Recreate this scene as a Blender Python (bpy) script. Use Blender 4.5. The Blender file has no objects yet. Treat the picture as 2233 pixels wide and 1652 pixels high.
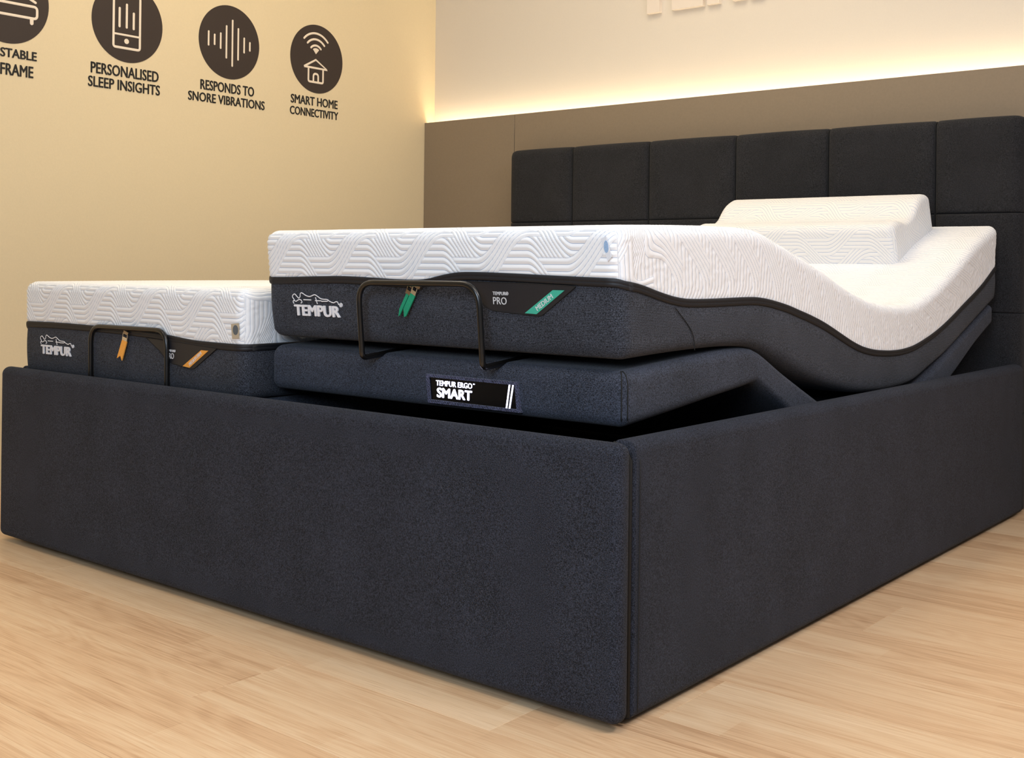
import bpy, bmesh, math, random
import numpy as np
from mathutils import Vector, Matrix

random.seed(7)
S = bpy.context.scene
COL = S.collection
PI = math.pi

# ------------------------------------------------------------------ camera
yaw, pitch, roll = 0.6860648530, 0.0016859513, -0.0115356927
O = Vector((0.9979196527, -1.4770848124, 0.7187847073))
fw = Vector((-math.sin(yaw) * math.cos(pitch), math.cos(yaw) * math.cos(pitch), math.sin(pitch)))
rt = Vector((math.cos(yaw), math.sin(yaw), 0))
up = rt.cross(fw)
cr, sr = math.cos(roll), math.sin(roll)
cam_x = rt * cr - up * sr
cam_y = rt * sr + up * cr
cd = bpy.data.cameras.new('camera')
cam = bpy.data.objects.new('camera', cd)
COL.objects.link(cam)
M3 = Matrix((cam_x, cam_y, -fw)).transposed()
cam.matrix_world = Matrix.Translation(O) @ M3.to_4x4()
cd.sensor_fit = 'HORIZONTAL'
cd.sensor_width = 36.0
cd.lens = 36.0 * 2519.557 / 2233.0
cd.shift_x = 0.0
cd.shift_y = -(826.0 - 579.104) / 2233.0
cd.clip_start = 0.02
cd.clip_end = 50
S.camera = cam

# ------------------------------------------------------------------ world, lights, exposure
S.view_settings.view_transform = 'Standard'
S.view_settings.look = 'None'
S.view_settings.gamma = 1.0
S.view_settings.use_curve_mapping = False
S.view_settings.exposure = 0.36
w = bpy.data.worlds.new('world')
S.world = w
w.use_nodes = True
w.node_tree.nodes['Background'].inputs[0].default_value = (0.80, 0.88, 1.0, 1)
w.node_tree.nodes['Background'].inputs[1].default_value = 0.19


def area(name, loc, target, sx, sy, power, color, spread=180):
    l = bpy.data.lights.new(name, 'AREA')
    l.shape = 'RECTANGLE'
    l.size, l.size_y = sx, sy
    l.energy = power
    l.color = color
    l.spread = math.radians(spread)
    o = bpy.data.objects.new(name, l)
    COL.objects.link(o)
    o.location = loc
    d = Vector(target) - Vector(loc)
    o.rotation_euler = d.to_track_quat('-Z', 'Y').to_euler()
    return o


area('shopfront_daylight', (0.9, -2.3, 1.6), (-0.4, 0.1, 0.5), 1.1, 1.1, 40, (0.68, 0.83, 1.0))
area('right_key_light', (1.8, 0.2, 2.7), (0.1, 0.9, 0.4), 0.9, 0.9, 18, (1.0, 0.94, 0.93), 120)  # added key light to brighten the rail, mattress side and floor
area('ceiling_lamp_a', (-0.9, 1.2, 2.78), (-0.9, 1.2, 0), 0.9, 0.9, 15, (1.0, 0.84, 0.59))
area('ceiling_lamp_b', (-1.9, 0.5, 2.78), (-2.0, 0.6, 0), 0.6, 0.6, 8, (1.0, 0.87, 0.66))
area('ceiling_lamp_c', (0.6, -0.9, 2.78), (0.5, -0.7, 0), 0.8, 0.8, 13, (1.0, 0.93, 0.82))
area('ceiling_lamp_d', (-1.3, -0.9, 2.78), (-1.3, -0.9, 0), 0.4, 0.4, 1.6, (1.0, 0.90, 0.75), 80)


# ------------------------------------------------------------------ materials
def lin(r, g, b):
    f = lambda c: (c / 255 / 12.92) if c / 255 <= 0.04045 else ((c / 255 + 0.055) / 1.055) ** 2.4
    return (f(r), f(g), f(b), 1)


class NT:
    def __init__(s, name):
        s.m = bpy.data.materials.new(name)
        s.m.use_nodes = True
        s.t = s.m.node_tree
        s.b = s.t.nodes['Principled BSDF']

    def n(s, typ, **kw):
        nd = s.t.nodes.new(typ)
        for k, v in kw.items():
            if k.startswith('i_'):
                key = k[2:]
                key = int(key) if key.isdigit() else key
                nd.inputs[key].default_value = v
            else:
                setattr(nd, k, v)
        return nd

    def l(s, a, b):
        s.t.links.new(a, b)

    def math(s, op, a, b=None, c=None):
        nd = s.t.nodes.new('ShaderNodeMath')
        nd.operation = op
        for i, x in enumerate((a, b, c)):
            if x is None:
                continue
            if isinstance(x, (int, float)):
                nd.inputs[i].default_value = x
            else:
                s.l(x, nd.inputs[i])
        return nd.outputs[0]

    def ramp(s, fac, stops):
        r = s.t.nodes.new('ShaderNodeValToRGB')
        e = r.color_ramp.elements
        while len(e) < len(stops):
            e.new(0.5)
        for el, (p, c) in zip(e, stops):
            el.position = p
            el.color = c
        s.l(fac, r.inputs[0])
        return r.outputs[0]

    def mix(s, fac, a, b, mode='MIX'):
        nd = s.t.nodes.new('ShaderNodeMix')
        nd.data_type = 'RGBA'
        nd.blend_type = mode
        for k, x in ((0, fac), (6, a), (7, b)):
            if isinstance(x, (int, float)) or isinstance(x, tuple):
                nd.inputs[k].default_value = x
            else:
                s.l(x, nd.inputs[k])
        return nd.outputs[2]

    def bump(s, h, strength, dist):
        nd = s.t.nodes.new('ShaderNodeBump')
        nd.inputs['Strength'].default_value = strength
        nd.inputs['Distance'].default_value = dist
        s.l(h, nd.inputs['Height'])
        s.l(nd.outputs[0], s.b.inputs['Normal'])


def plain(name, col, rough=0.6, metal=0.0, spec=0.5, noise=0.0, nscale=60, bump=0.0):
    k = NT(name)
    k.b.inputs['Roughness'].default_value = rough
    k.b.inputs['Metallic'].default_value = metal
    k.b.inputs['Specular IOR Level'].default_value = spec
    if noise or bump:
        tc = k.n('ShaderNodeTexCoord')
        nz = k.n('ShaderNodeTexNoise', i_Scale=nscale, i_Detail=4.0)
        k.l(tc.outputs['Object'], nz.inputs['Vector'])
        a = tuple(c * (1 - noise) for c in col[:3]) + (1,)
        b = tuple(min(1, c * (1 + noise)) for c in col[:3]) + (1,)
        k.l(k.ramp(nz.outputs[0], [(0.3, a), (0.7, b)]), k.b.inputs['Base Color'])
        if bump:
            k.bump(nz.outputs[0], 0.4, bump)
    else:
        k.b.inputs['Base Color'].default_value = col
    return k.m


def fabric(name, dark, light, diag=True, period=0.0027, rough=0.9, sheen=0.25, bumpd=0.0006, vertical=0.0, spec=0.25):
    """woven upholstery: twill or knit rows plus yarn speckle"""
    k = NT(name)
    tc = k.n('ShaderNodeTexCoord')
    sep = k.n('ShaderNodeSeparateXYZ')
    k.l(tc.outputs['Object'], sep.inputs[0])
    x, y, z = sep.outputs
    if diag:
        p = k.math('ADD', k.math('ADD', x, y), z)
    else:
        p = z
    wv = k.math('SINE', k.math('MULTIPLY', p, 2 * PI / period))
    wv = k.math('MULTIPLY_ADD', wv, 0.5, 0.5)
    # thread breaks across the rib
    if diag:
        q = k.math('SUBTRACT', k.math('ADD', x, y), z)
    else:
        q = k.math('ADD', x, y)
    w2 = k.math('MULTIPLY_ADD', k.math('SINE', k.math('MULTIPLY', q, 2 * PI / (period * 0.8))), 0.5, 0.5)
    hgt = k.math('MULTIPLY_ADD', w2, 0.35, wv)
    nz = k.n('ShaderNodeTexNoise', i_Scale=520.0, i_Detail=2.0, i_Roughness=0.7)
    k.l(tc.outputs['Object'], nz.inputs['Vector'])
    nb = k.n('ShaderNodeTexNoise', i_Scale=9.0, i_Detail=3.0)
    k.l(tc.outputs['Object'], nb.inputs['Vector'])
    f = k.math('MULTIPLY', hgt, 0.30)
    f = k.math('ADD', f, k.math('MULTIPLY', k.math('SUBTRACT', nz.outputs[0], 0.5), 2.8))
    f = k.math('ADD', f, k.math('MULTIPLY', k.math('SUBTRACT', nb.outputs[0], 0.5), 0.35))
    f = k.math('ADD', f, 0.22)
    k.l(k.ramp(f, [(0.0, dark), (1.0, light)]), k.b.inputs['Base Color'])
    k.b.inputs['Roughness'].default_value = rough
    k.b.inputs['Specular IOR Level'].default_value = spec
    k.b.inputs['Sheen Weight'].default_value = sheen
    k.b.inputs['Sheen Roughness'].default_value = 0.5
    k.bump(k.math('ADD', hgt, nz.outputs[0]), 0.6, bumpd)
    return k.m


# quilted stretch cover: two families of stitch lines that cross like a braid
QP, QD = 0.200, 0.0118


def sm(t):
    t = np.clip(t, 0, 1)
    return t * t * (3 - 2 * t)


def quilt_np(u, v, P=QP, D=QD):
    R = D * 8
    fa = u / P
    stA = np.floor(fa) + sm((fa - np.floor(fa)) / 0.6)
    fb = u / P - 0.58
    stB = np.floor(fb) + sm((fb - np.floor(fb)) / 0.5)
    pa = (v - R * stA) / D
    pb = (v + R * stB) / D + 6
    ia, ib = np.floor(pa / 8), np.floor(pb / 8)
    inA = (pa / 8 - ia) < 0.625
    inB = (pb / 8 - ib) < 0.5
    par = np.mod(ia + ib, 2) < 0.5
    mB = (~inA) | (inB & par)
    ph = np.where(mB, pb, pa)
    d = np.abs(ph - np.round(ph))            # 0 on the stitch, 0.5 on the crest
    return np.sqrt(np.clip(2 * d, 0, 1)), mB


def quilt_mat(name, base, line, P=QP, D=QD, lw=0.07, line_str=0.8, warm=None):
    k = NT(name)
    uv = k.n('ShaderNodeUVMap')
    uv.uv_map = 'quilt'
    sep = k.n('ShaderNodeSeparateXYZ')
    k.l(uv.outputs[0], sep.inputs[0])
    u, v = sep.outputs[0], sep.outputs[1]

    def stair(off, wdt):
        f = k.math('ADD', k.math('DIVIDE', u, P), off) if off else k.math('DIVIDE', u, P)
        fl = k.math('FLOOR', f)
        fr = k.math('SUBTRACT', f, fl)
        mr = k.n('ShaderNodeMapRange', interpolation_type='SMOOTHSTEP')
        mr.inputs['From Min'].default_value = 0
        mr.inputs['From Max'].default_value = wdt
        k.l(fr, mr.inputs['Value'])
        return k.math('ADD', fl, mr.outputs[0]), fr
    sa, _ = stair(0, 0.6)
    sb, fr = stair(-0.58, 0.5)
    R = D * 8
    pa = k.math('DIVIDE', k.math('SUBTRACT', v, k.math('MULTIPLY', sa, R)), D)
    pb = k.math('ADD', k.math('DIVIDE', k.math('ADD', v, k.math('MULTIPLY', sb, R)), D), 6.0)
    qa, qb = k.math('DIVIDE', pa, 8.0), k.math('DIVIDE', pb, 8.0)
    ia, ib = k.math('FLOOR', qa), k.math('FLOOR', qb)
    inA = k.math('LESS_THAN', k.math('SUBTRACT', qa, ia), 0.625)
    inB = k.math('LESS_THAN', k.math('SUBTRACT', qb, ib), 0.5)
    par = k.math('LESS_THAN', k.math('FLOORED_MODULO', k.math('ADD', ia, ib), 2.0), 0.5)
    mB = k.math('MAXIMUM', k.math('SUBTRACT', 1.0, inA), k.math('MULTIPLY', inB, par))
    ph = k.math('ADD', k.math('MULTIPLY', pb, mB), k.math('MULTIPLY', pa, k.math('SUBTRACT', 1.0, mB)))
    d = k.math('ABSOLUTE', k.math('SUBTRACT', ph, k.math('ROUND', ph)))
    lf = k.n('ShaderNodeMapRange', interpolation_type='SMOOTHSTEP')
    lf.inputs['From Min'].default_value = 0.0
    lf.inputs['From Max'].default_value = lw
    lf.inputs['To Min'].default_value = line_str
    lf.inputs['To Max'].default_value = 0
    k.l(d, lf.inputs['Value'])
    k.l(k.mix(lf.outputs[0], base, line), k.b.inputs['Base Color'])
    tc = k.n('ShaderNodeTexCoord')
    nz = k.n('ShaderNodeTexNoise', i_Scale=260.0, i_Detail=3.0)
    k.l(tc.outputs['Object'], nz.inputs['Vector'])
    n2 = k.n('ShaderNodeTexNoise', i_Scale=55.0, i_Detail=3.0, i_Distortion=1.0)
    k.l(tc.outputs['Object'], n2.inputs['Vector'])
    puff = k.math('POWER', k.math('MULTIPLY', d, 2.0), 0.5)
    h = k.math('ADD', puff, k.math('MULTIPLY', nz.outputs[0], 0.18))
    h = k.math('ADD', h, k.math('MULTIPLY', n2.outputs[0], 0.55))
    k.bump(h, 0.5, 0.0013)
    k.b.inputs['Roughness'].default_value = 0.85
    k.b.inputs['Specular IOR Level'].default_value = 0.2
    k.b.inputs['Sheen Weight'].default_value = 0.15
    return k.m


M_char = fabric('charcoal_twill_upholstery', lin(7, 8, 12), lin(64, 68, 82), sheen=0.03)
M_head = fabric('charcoal_headboard_felt', lin(11, 11, 12), lin(54, 54, 58), bumpd=0.0004, sheen=0.04)
M_base = fabric('blue_grey_twill', lin(10, 12, 17), lin(82, 88, 105), period=0.0026, sheen=0.06)
M_knit = fabric('charcoal_ribbed_knit', lin(11, 12, 15), lin(82, 86, 98), diag=False, period=0.0028, sheen=0.06)
M_pipe = plain('black_piping_cord', lin(16, 16, 17), 0.8)
M_tape = plain('black_woven_tape', lin(19, 20, 26), 0.6, noise=0.2, nscale=400, bump=0.0003)
M_label = plain('black_satin_label', lin(27, 28, 34), 0.5, noise=0.15, nscale=500)
M_quilt = quilt_mat('white_quilted_cover', (0.895, 0.897, 0.91, 1), lin(118, 146, 188))
M_quilt_top = M_quilt
M_pillowq = quilt_mat('ivory_quilted_pillow_cover', (0.82, 0.81, 0.80, 1), lin(135, 160, 205), P=0.22, D=0.0115, lw=0.09, line_str=0.8)
M_white_thread = plain('white_embroidery', (0.85, 0.85, 0.9, 1), 0.6, noise=0.1, nscale=700)
M_print = plain('pale_grey_print', (0.7, 0.7, 0.72, 1), 0.6)
M_green = plain('green_fabric_tab', lin(14, 142, 104), 0.65, noise=0.15, nscale=600, bump=0.0003)
M_teal = plain('green_woven_stripe', lin(60, 175, 150), 0.6, noise=0.06, nscale=600)
M_orange = plain('orange_fabric_tab', lin(240, 165, 70), 0.65, noise=0.08, nscale=600, bump=0.0003)
M_metal = plain('nickel_zip_metal', (0.75, 0.70, 0.64, 1), 0.28, metal=1.0)
M_brass = plain('dark_zip_metal', (0.35, 0.28, 0.22, 1), 0.35, metal=1.0)
M_bar = plain('black_powder_coated_steel', lin(18, 17, 17), 0.28, spec=0.6)
M_wallL = plain('beige_painted_wall', lin(228, 209, 172), 0.9, spec=0.2, noise=0.015, nscale=180, bump=0.0003)
M_wallU = plain('cream_painted_upper_wall', lin(215, 206, 194), 0.9, spec=0.2, noise=0.012, nscale=200, bump=0.0002)
M_panel = plain('taupe_laminate_panel', lin(136, 121, 102), 0.55, spec=0.35, noise=0.03, nscale=140)
M_ceil = plain('white_ceiling_paint', lin(235, 230, 222), 0.9)
M_disc = plain('dark_brown_vinyl', lin(51, 39, 33), 0.55, noise=0.02, nscale=100)
M_icon = plain('cream_vinyl', lin(238, 222, 200), 0.6)
M_text = plain('black_vinyl_lettering', lin(16, 14, 13), 0.5)
M_letter = plain('pale_acrylic_letter', lin(226, 214, 202), 0.35)
M_dark = plain('dark_inner_board', lin(14, 13, 13), 0.9)
M_screen = plain('black_glossy_display', lin(6, 6, 10), 0.25, spec=0.25)
M_frame = fabric('blue_black_bezel_fabric', lin(14, 14, 26), lin(96, 98, 130), period=0.006)
M_tagw = plain('white_care_tag', lin(225, 228, 235), 0.7)
M_tagb = plain('beige_care_tag', lin(190, 175, 150), 0.7)
M_blue = plain('blue_tag_print', lin(150, 180, 215), 0.7, noise=0.2, nscale=900)
M_slate = plain('slate_tag_print', lin(92, 100, 106), 0.7, noise=0.3, nscale=900)


def emit(name, col, st):
    k = NT(name)
    k.b.inputs['Base Color'].default_value = (0.8, 0.8, 0.8, 1)
    k.b.inputs['Emission Color'].default_value = col
    k.b.inputs['Emission Strength'].default_value = st
    return k.m


M_led = emit('warm_led_diffuser', (1.0, 0.84, 0.58, 1), 16)
M_glow = emit('lit_display_characters', (0.72, 0.72, 1.0, 1), 3.2)


def wood():
    k = NT('light_oak_laminate')
    tc = k.n('ShaderNodeTexCoord')
    oi = k.n('ShaderNodeObjectInfo')
    rnd = oi.outputs['Random']
    add = k.n('ShaderNodeVectorMath', operation='ADD')
    k.l(tc.outputs['Object'], add.inputs[0])
    cx = k.n('ShaderNodeCombineXYZ')
    k.l(k.math('MULTIPLY', rnd, 37.0), cx.inputs[0])
    k.l(k.math('MULTIPLY', rnd, 91.0), cx.inputs[1])
    k.l(cx.outputs[0], add.inputs[1])
    mp = k.n('ShaderNodeMapping')
    mp.inputs['Scale'].default_value = (0.6, 11.0, 1.0)
    k.l(add.outputs[0], mp.inputs[0])
    n1 = k.n('ShaderNodeTexNoise', i_Scale=1.6, i_Detail=5.0, i_Roughness=0.6, i_Distortion=0.6)
    k.l(mp.outputs[0], n1.inputs['Vector'])
    mp2 = k.n('ShaderNodeMapping')
    mp2.inputs['Scale'].default_value = (1.6, 110.0, 1.0)
    k.l(add.outputs[0], mp2.inputs[0])
    n2 = k.n('ShaderNodeTexNoise', i_Scale=2.2, i_Detail=5.0, i_Roughness=0.65)
    k.l(mp2.outputs[0], n2.inputs['Vector'])
    # cathedral figure
    mp3 = k.n('ShaderNodeMapping')
    mp3.inputs['Scale'].default_value = (0.55, 3.2, 1.0)
    k.l(add.outputs[0], mp3.inputs[0])
    n3 = k.n('ShaderNodeTexNoise', i_Scale=1.8, i_Detail=2.0, i_Distortion=0.3)
    k.l(mp3.outputs[0], n3.inputs['Vector'])
    ring = k.math('MULTIPLY_ADD', k.math('SINE', k.math('MULTIPLY', n3.outputs[0], 130.0)), 0.5, 0.5)
    f = k.math('ADD', k.math('MULTIPLY', n1.outputs[0], 0.50), k.math('MULTIPLY', n2.outputs[0], 0.52))
    f = k.math('ADD', f, k.math('MULTIPLY', ring, 0.06))
    f = k.math('ADD', f, k.math('MULTIPLY', k.math('SUBTRACT', rnd, 0.5), 0.14))
    # three printed strips per plank, each of staggered lengths
    sp3 = k.n('ShaderNodeSeparateXYZ')
    k.l(tc.outputs['Object'], sp3.inputs[0])
    sid = k.math('FLOOR', k.math('DIVIDE', sp3.outputs[1], 0.0725))
    xo = k.math('ADD', k.math('DIVIDE', sp3.outputs[0], 0.62), k.math('ADD', k.math('MULTIPLY', sid, 0.37), k.math('MULTIPLY', rnd, 5.0)))
    cs = k.n('ShaderNodeCombineXYZ')
    k.l(sid, cs.inputs[0])
    k.l(k.math('FLOOR', xo), cs.inputs[1])
    k.l(k.math('MULTIPLY', rnd, 60.0), cs.inputs[2])
    wn = k.n('ShaderNodeTexWhiteNoise', noise_dimensions='3D')
    k.l(cs.outputs[0], wn.inputs['Vector'])
    f = k.math('ADD', f, k.math('MULTIPLY', k.math('SUBTRACT', wn.outputs[0], 0.5), 0.13))
    c = k.ramp(f, [(0.33, lin(192, 152, 115)), (0.5, lin(220, 183, 144)), (0.62, lin(228, 196, 158)), (0.8, lin(238, 210, 176))])
    # fine dark pores
    mp4 = k.n('ShaderNodeMapping')
    mp4.inputs['Scale'].default_value = (7.0, 330.0, 1.0)
    k.l(add.outputs[0], mp4.inputs[0])
    n4 = k.n('ShaderNodeTexNoise', i_Scale=1.5, i_Detail=2.0)
    k.l(mp4.outputs[0], n4.inputs['Vector'])
    pore = k.ramp(n4.outputs[0], [(0.30, (0.80, 0.73, 0.67, 1)), (0.43, (1, 1, 1, 1))])
    c = k.mix(0.8, c, pore, 'MULTIPLY')
    # scattered dark specks
    vo = k.n('ShaderNodeTexVoronoi', i_Scale=6.5)
    k.l(add.outputs[0], vo.inputs['Vector'])
    sp = k.ramp(vo.outputs['Distance'], [(0.012, (0.16, 0.11, 0.08, 1)), (0.02, (1, 1, 1, 1))])
    c = k.mix(1.0, c, sp, 'MULTIPLY')
    k.l(c, k.b.inputs['Base Color'])
    k.b.inputs['Roughness'].default_value = 0.42
    k.b.inputs['Specular IOR Level'].default_value = 0.35
    k.bump(k.math('ADD', n2.outputs[0], n4.outputs[0]), 0.25, 0.0004)
    return k.m


M_wood = wood()


# ------------------------------------------------------------------ object helpers
def mobj(name, V, F, mat, parent=None, smooth=True, uv=None, label=None):
    me = bpy.data.meshes.new(name)
    V = np.asarray(V, dtype=np.float32)
    if isinstance(F, np.ndarray):
        n, kk = F.shape
        me.vertices.add(len(V))
        me.vertices.foreach_set('co', V.ravel())
        me.loops.add(n * kk)
        me.loops.foreach_set('vertex_index', F.ravel().astype(np.int32))
        me.polygons.add(n)
        me.polygons.foreach_set('loop_start', np.arange(0, n * kk, kk, dtype=np.int32))
        me.polygons.foreach_set('loop_total', np.full(n, kk, dtype=np.int32))
        me.update(calc_edges=True)
    else:
        me.from_pydata([tuple(map(float, p)) for p in V], [], F)
    me.validate()
    if uv is not None:
        L = me.uv_layers.new(name='quilt')
        vi = np.empty(len(me.loops), dtype=np.int32)
        me.loops.foreach_get('vertex_index', vi)
        L.data.foreach_set('uv', np.asarray(uv, dtype=np.float32)[vi].ravel())
    me.polygons.foreach_set('use_smooth', np.full(len(me.polygons), smooth))
    if mat:
        me.materials.append(mat)
    o = bpy.data.objects.new(name, me)
    COL.objects.link(o)
    if parent:
        o.parent = parent
        o.matrix_parent_inverse = parent.matrix_world.inverted()
    if label:
        o['label'] = label
    return o


def thing(name, label, cat, loc=(0, 0, 0), group=None):
    o = bpy.data.objects.new(name, None)
    COL.objects.link(o)
    o.location = loc
    o.empty_display_size = 0.1
    o.matrix_world = Matrix.Translation(loc)
    o['label'] = label
    o['category'] = cat
    if group:
        o['group'] = group
    return o


def struct(o):
    o['kind'] = 'structure'
    return o


def boxgrid(xs, ys, zs, skip=()):
    """surface of a box as one shared-vertex grid; returns index arrays i,j,k and quads"""
    nx, ny, nz = len(xs), len(ys), len(zs)
    quads = []

    def face(fix, val, a_n, b_n, flip):
        a, b = np.meshgrid(np.arange(a_n - 1), np.arange(b_n - 1), indexing='ij')
        a, b = a.ravel(), b.ravel()

        def idx(aa, bb):
            c = np.full_like(aa, val)
            t = {'x': (c, aa, bb), 'y': (aa, c, bb), 'z': (aa, bb, c)}[fix]
            return (t[0] * ny + t[1]) * nz + t[2]
        q = np.stack([idx(a, b), idx(a + 1, b), idx(a + 1, b + 1), idx(a, b + 1)], 1)
        quads.append(q[:, ::-1] if flip else q)
    if '-x' not in skip: face('x', 0, ny, nz, True)
    if '+x' not in skip: face('x', nx - 1, ny, nz, False)
    if '-y' not in skip: face('y', 0, nx, nz, False)
    if '+y' not in skip: face('y', ny - 1, nx, nz, True)
    if '-z' not in skip: face('z', 0, nx, ny, True)
    if '+z' not in skip: face('z', nz - 1, nx, ny, False)
    Q = np.concatenate(quads)
    u, inv = np.unique(Q.ravel(), return_inverse=True)
    k = u % nz
    j = (u // nz) % ny
    i = u // (ny * nz)
    return i, j, k, inv.reshape(Q.shape)


def spaced(a, b, r, step, nr=6):
    """coordinates a..b, denser within r of the ends"""
    r = min(r, (b - a) / 2.01)
    m = max(1, int(round((b - a - 2 * r) / step)))
    return np.unique(np.round(np.concatenate([a + r * (np.linspace(0, 1, nr + 1)),
                                              np.linspace(a + r, b - r, m + 1),
                                              b - r * (np.linspace(1, 0, nr + 1))]), 6))


def rounded(p, lo, hi, r):
    """project surface points of a box onto a box with rounded edges; r may differ per axis"""
    lo = np.asarray(lo, float)
    hi = np.asarray(hi, float)
    r = np.ones(3) * np.asarray(r, float)
    inner = np.clip(p, lo + r, hi - r)
    d = (p - inner) / r
    n = np.linalg.norm(d, axis=1)
    n[n < 1e-9] = 1
    e = d / n[:, None]
    out = inner + e * np.minimum(1, n)[:, None] * r
    nrm = e / r
    m = np.linalg.norm(nrm, axis=1)
    m[m < 1e-9] = 1
    return out, nrm / m[:, None]


def softbox(name, x0, x1, y0, y1, z0, z1, r, mat, parent=None, step=0.03, fn=None, nr=5, skip=(), label=None):
    rv = np.ones(3) * np.asarray(r, float)
    xs, ys, zs = spaced(x0, x1, rv[0], step, nr), spaced(y0, y1, rv[1], step, nr), spaced(z0, z1, rv[2], step, nr)
    i, j, k, Q = boxgrid(xs, ys, zs, skip)
    p = np.stack([xs[i], ys[j], zs[k]], 1)
    q, nrm = rounded(p, (x0, y0, z0), (x1, y1, z1), r)
    if fn is not None:
        q = fn(q, nrm)
    return mobj(name, q, Q, mat, parent, label=label)


def boxmesh(name, x0, x1, y0, y1, z0, z1, mat, parent=None, bevel=0.0, label=None):
    bm = bmesh.new()
    bmesh.ops.create_cube(bm, size=1.0)
    for v in bm.verts:
        v.co = Vector(((x0 + x1) / 2 + v.co.x * (x1 - x0), (y0 + y1) / 2 + v.co.y * (y1 - y0), (z0 + z1) / 2 + v.co.z * (z1 - z0)))
    if bevel:
        bmesh.ops.bevel(bm, geom=bm.edges[:], offset=bevel, segments=1, affect='EDGES')
    V = [v.co[:] for v in bm.verts]
    bm.verts.index_update()
    F = [[v.index for v in f.verts] for f in bm.faces]
    bm.free()
    return mobj(name, V, F, mat, parent, smooth=False, label=label)


def tube_data(pts, r, seg=8, closed=False, flat=1.0, caps=True):
    pts = [Vector(p) for p in pts]
    n = len(pts)
    V, F = [], []
    prev = None
    for a in range(n):
        if closed:
            t = pts[(a + 1) % n] - pts[a - 1]
        else:
            t = pts[min(a + 1, n - 1)] - pts[max(a - 1, 0)]
        t.normalize()
        if prev is None:
            h = Vector((0, 0, 1)) if abs(t.z) < 0.9 else Vector((0, 1, 0))
            nrm = t.cross(h).normalized()
        else:
            nrm = (prev - t * prev.dot(t)).normalized()
        prev = nrm
        bn = t.cross(nrm)
        for s in range(seg):
            an = 2 * PI * s / seg
            V.append(pts[a] + nrm * math.cos(an) * r + bn * math.sin(an) * r * flat)
    m = n if closed else n - 1
    for a in range(m):
        for s in range(seg):
            b = (a + 1) % n
            F.append([a * seg + s, a * seg + (s + 1) % seg, b * seg + (s + 1) % seg, b * seg + s])
    if caps and not closed:
        F.append(list(range(seg))[::-1])
        F.append([(n - 1) * seg + s for s in range(seg)])
    return V, F


def tubes(name, lines, r, mat, parent=None, seg=8, closed=False, mapf=None, label=None):
    V, F = [], []
    for ln in lines:
        v, f = tube_data(ln, r, seg, closed)
        o = len(V)
        V += v
        F += [[i + o for i in q] for q in f]
    if mapf:
        V = [mapf(p) for p in V]
    return mobj(name, V, F, mat, parent, label=label)


def fillet(pts, r, n=6):
    """round the inner corners of a 3D polyline"""
    pts = [Vector(p) for p in pts]
    out = [pts[0]]
    for a in range(1, len(pts) - 1):
        p, c, q = pts[a - 1], pts[a], pts[a + 1]
        d1, d2 = (p - c), (q - c)
        rr = min(r, d1.length * 0.49, d2.length * 0.49)
        s, e = c + d1.normalized() * rr, c + d2.normalized() * rr
        for t in range(n + 1):
            t /= n
            out.append((1 - t) ** 2 * s + 2 * t * (1 - t) * c + t * t * e)
    out.append(pts[-1])
    return out


def prism(poly, h0, h1):
    """flat polygon (u,v) given thickness h0..h1 -> local (u,v,h)"""
    n = len(poly)
    V = [(a, b, h0) for a, b in poly] + [(a, b, h1) for a, b in poly]
    F = [list(range(n))[::-1], [n + i for i in range(n)]]
    F += [[i, (i + 1) % n, n + (i + 1) % n, n + i] for i in range(n)]
    return V, F


def merge(parts):
    V, F = [], []
    for v, f in parts:
        o = len(V)
        V += [tuple(p) for p in v]
        F += [[i + o for i in q] for q in f]
    return V, F


_tc = {}


def text_data(txt, u0, u1, v0, v1, h0, h1, bold=0.0, shear=0.0, space=1.0):
    """text as a mesh fitted to the rectangle u0..u1 x v0..v1"""
    cu = bpy.data.curves.new('t', 'FONT')
    cu.body = txt
    cu.size = 1.0
    cu.extrude = 0.5
    cu.shear = shear
    cu.space_character = space
    cu.resolution_u = 3
    ob = bpy.data.objects.new('t', cu)
    COL.objects.link(ob)
    dg = bpy.context.evaluated_depsgraph_get()
    me = bpy.data.meshes.new_from_object(ob.evaluated_get(dg))
    V = np.array([v.co[:] for v in me.vertices])
    F = [list(p.vertices) for p in me.polygons]
    bpy.data.objects.remove(ob)
    bpy.data.curves.remove(cu)
    bpy.data.meshes.remove(me)
    mn, mx = V.min(0), V.max(0)
    V[:, 0] = u0 + (V[:, 0] - mn[0]) / (mx[0] - mn[0]) * (u1 - u0)
    V[:, 1] = v0 + (V[:, 1] - mn[1]) / (mx[1] - mn[1]) * (v1 - v0)
    V[:, 2] = h0 + (V[:, 2] - mn[2]) / (mx[2] - mn[2]) * (h1 - h0)
    if not bold:
        return V.tolist(), F
    # heavier strokes: the outline repeated a hair's breadth apart
    b = bold * (v1 - v0)
    V[:, 0] = u0 + b + (V[:, 0] - u0) * (u1 - u0 - 2 * b) / (u1 - u0)
    V[:, 1] = v0 + b * 0.6 + (V[:, 1] - v0) * (v1 - v0 - 1.2 * b) / (v1 - v0)
    parts = []
    for n_, (a, c) in enumerate(((0, 0), (-1, 0), (1, 0), (0, 0.6), (0, -0.6), (-0.6, 0.45), (0.6, 0.45), (-0.6, -0.45), (0.6, -0.45), (-0.5, 0), (0.5, 0))):
        W_ = V.copy()
        W_[:, 0] += a * b
        W_[:, 1] += c * b
        W_[:, 2] += n_ * 4e-6
        parts.append((W_.tolist(), F))
    return merge(parts)


def put(name, data, mapf, mat, parent=None, smooth=False, label=None):
    V, F = data
    return mobj(name, [mapf(*p) for p in V], F, mat, parent, smooth=smooth, label=label)


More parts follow.
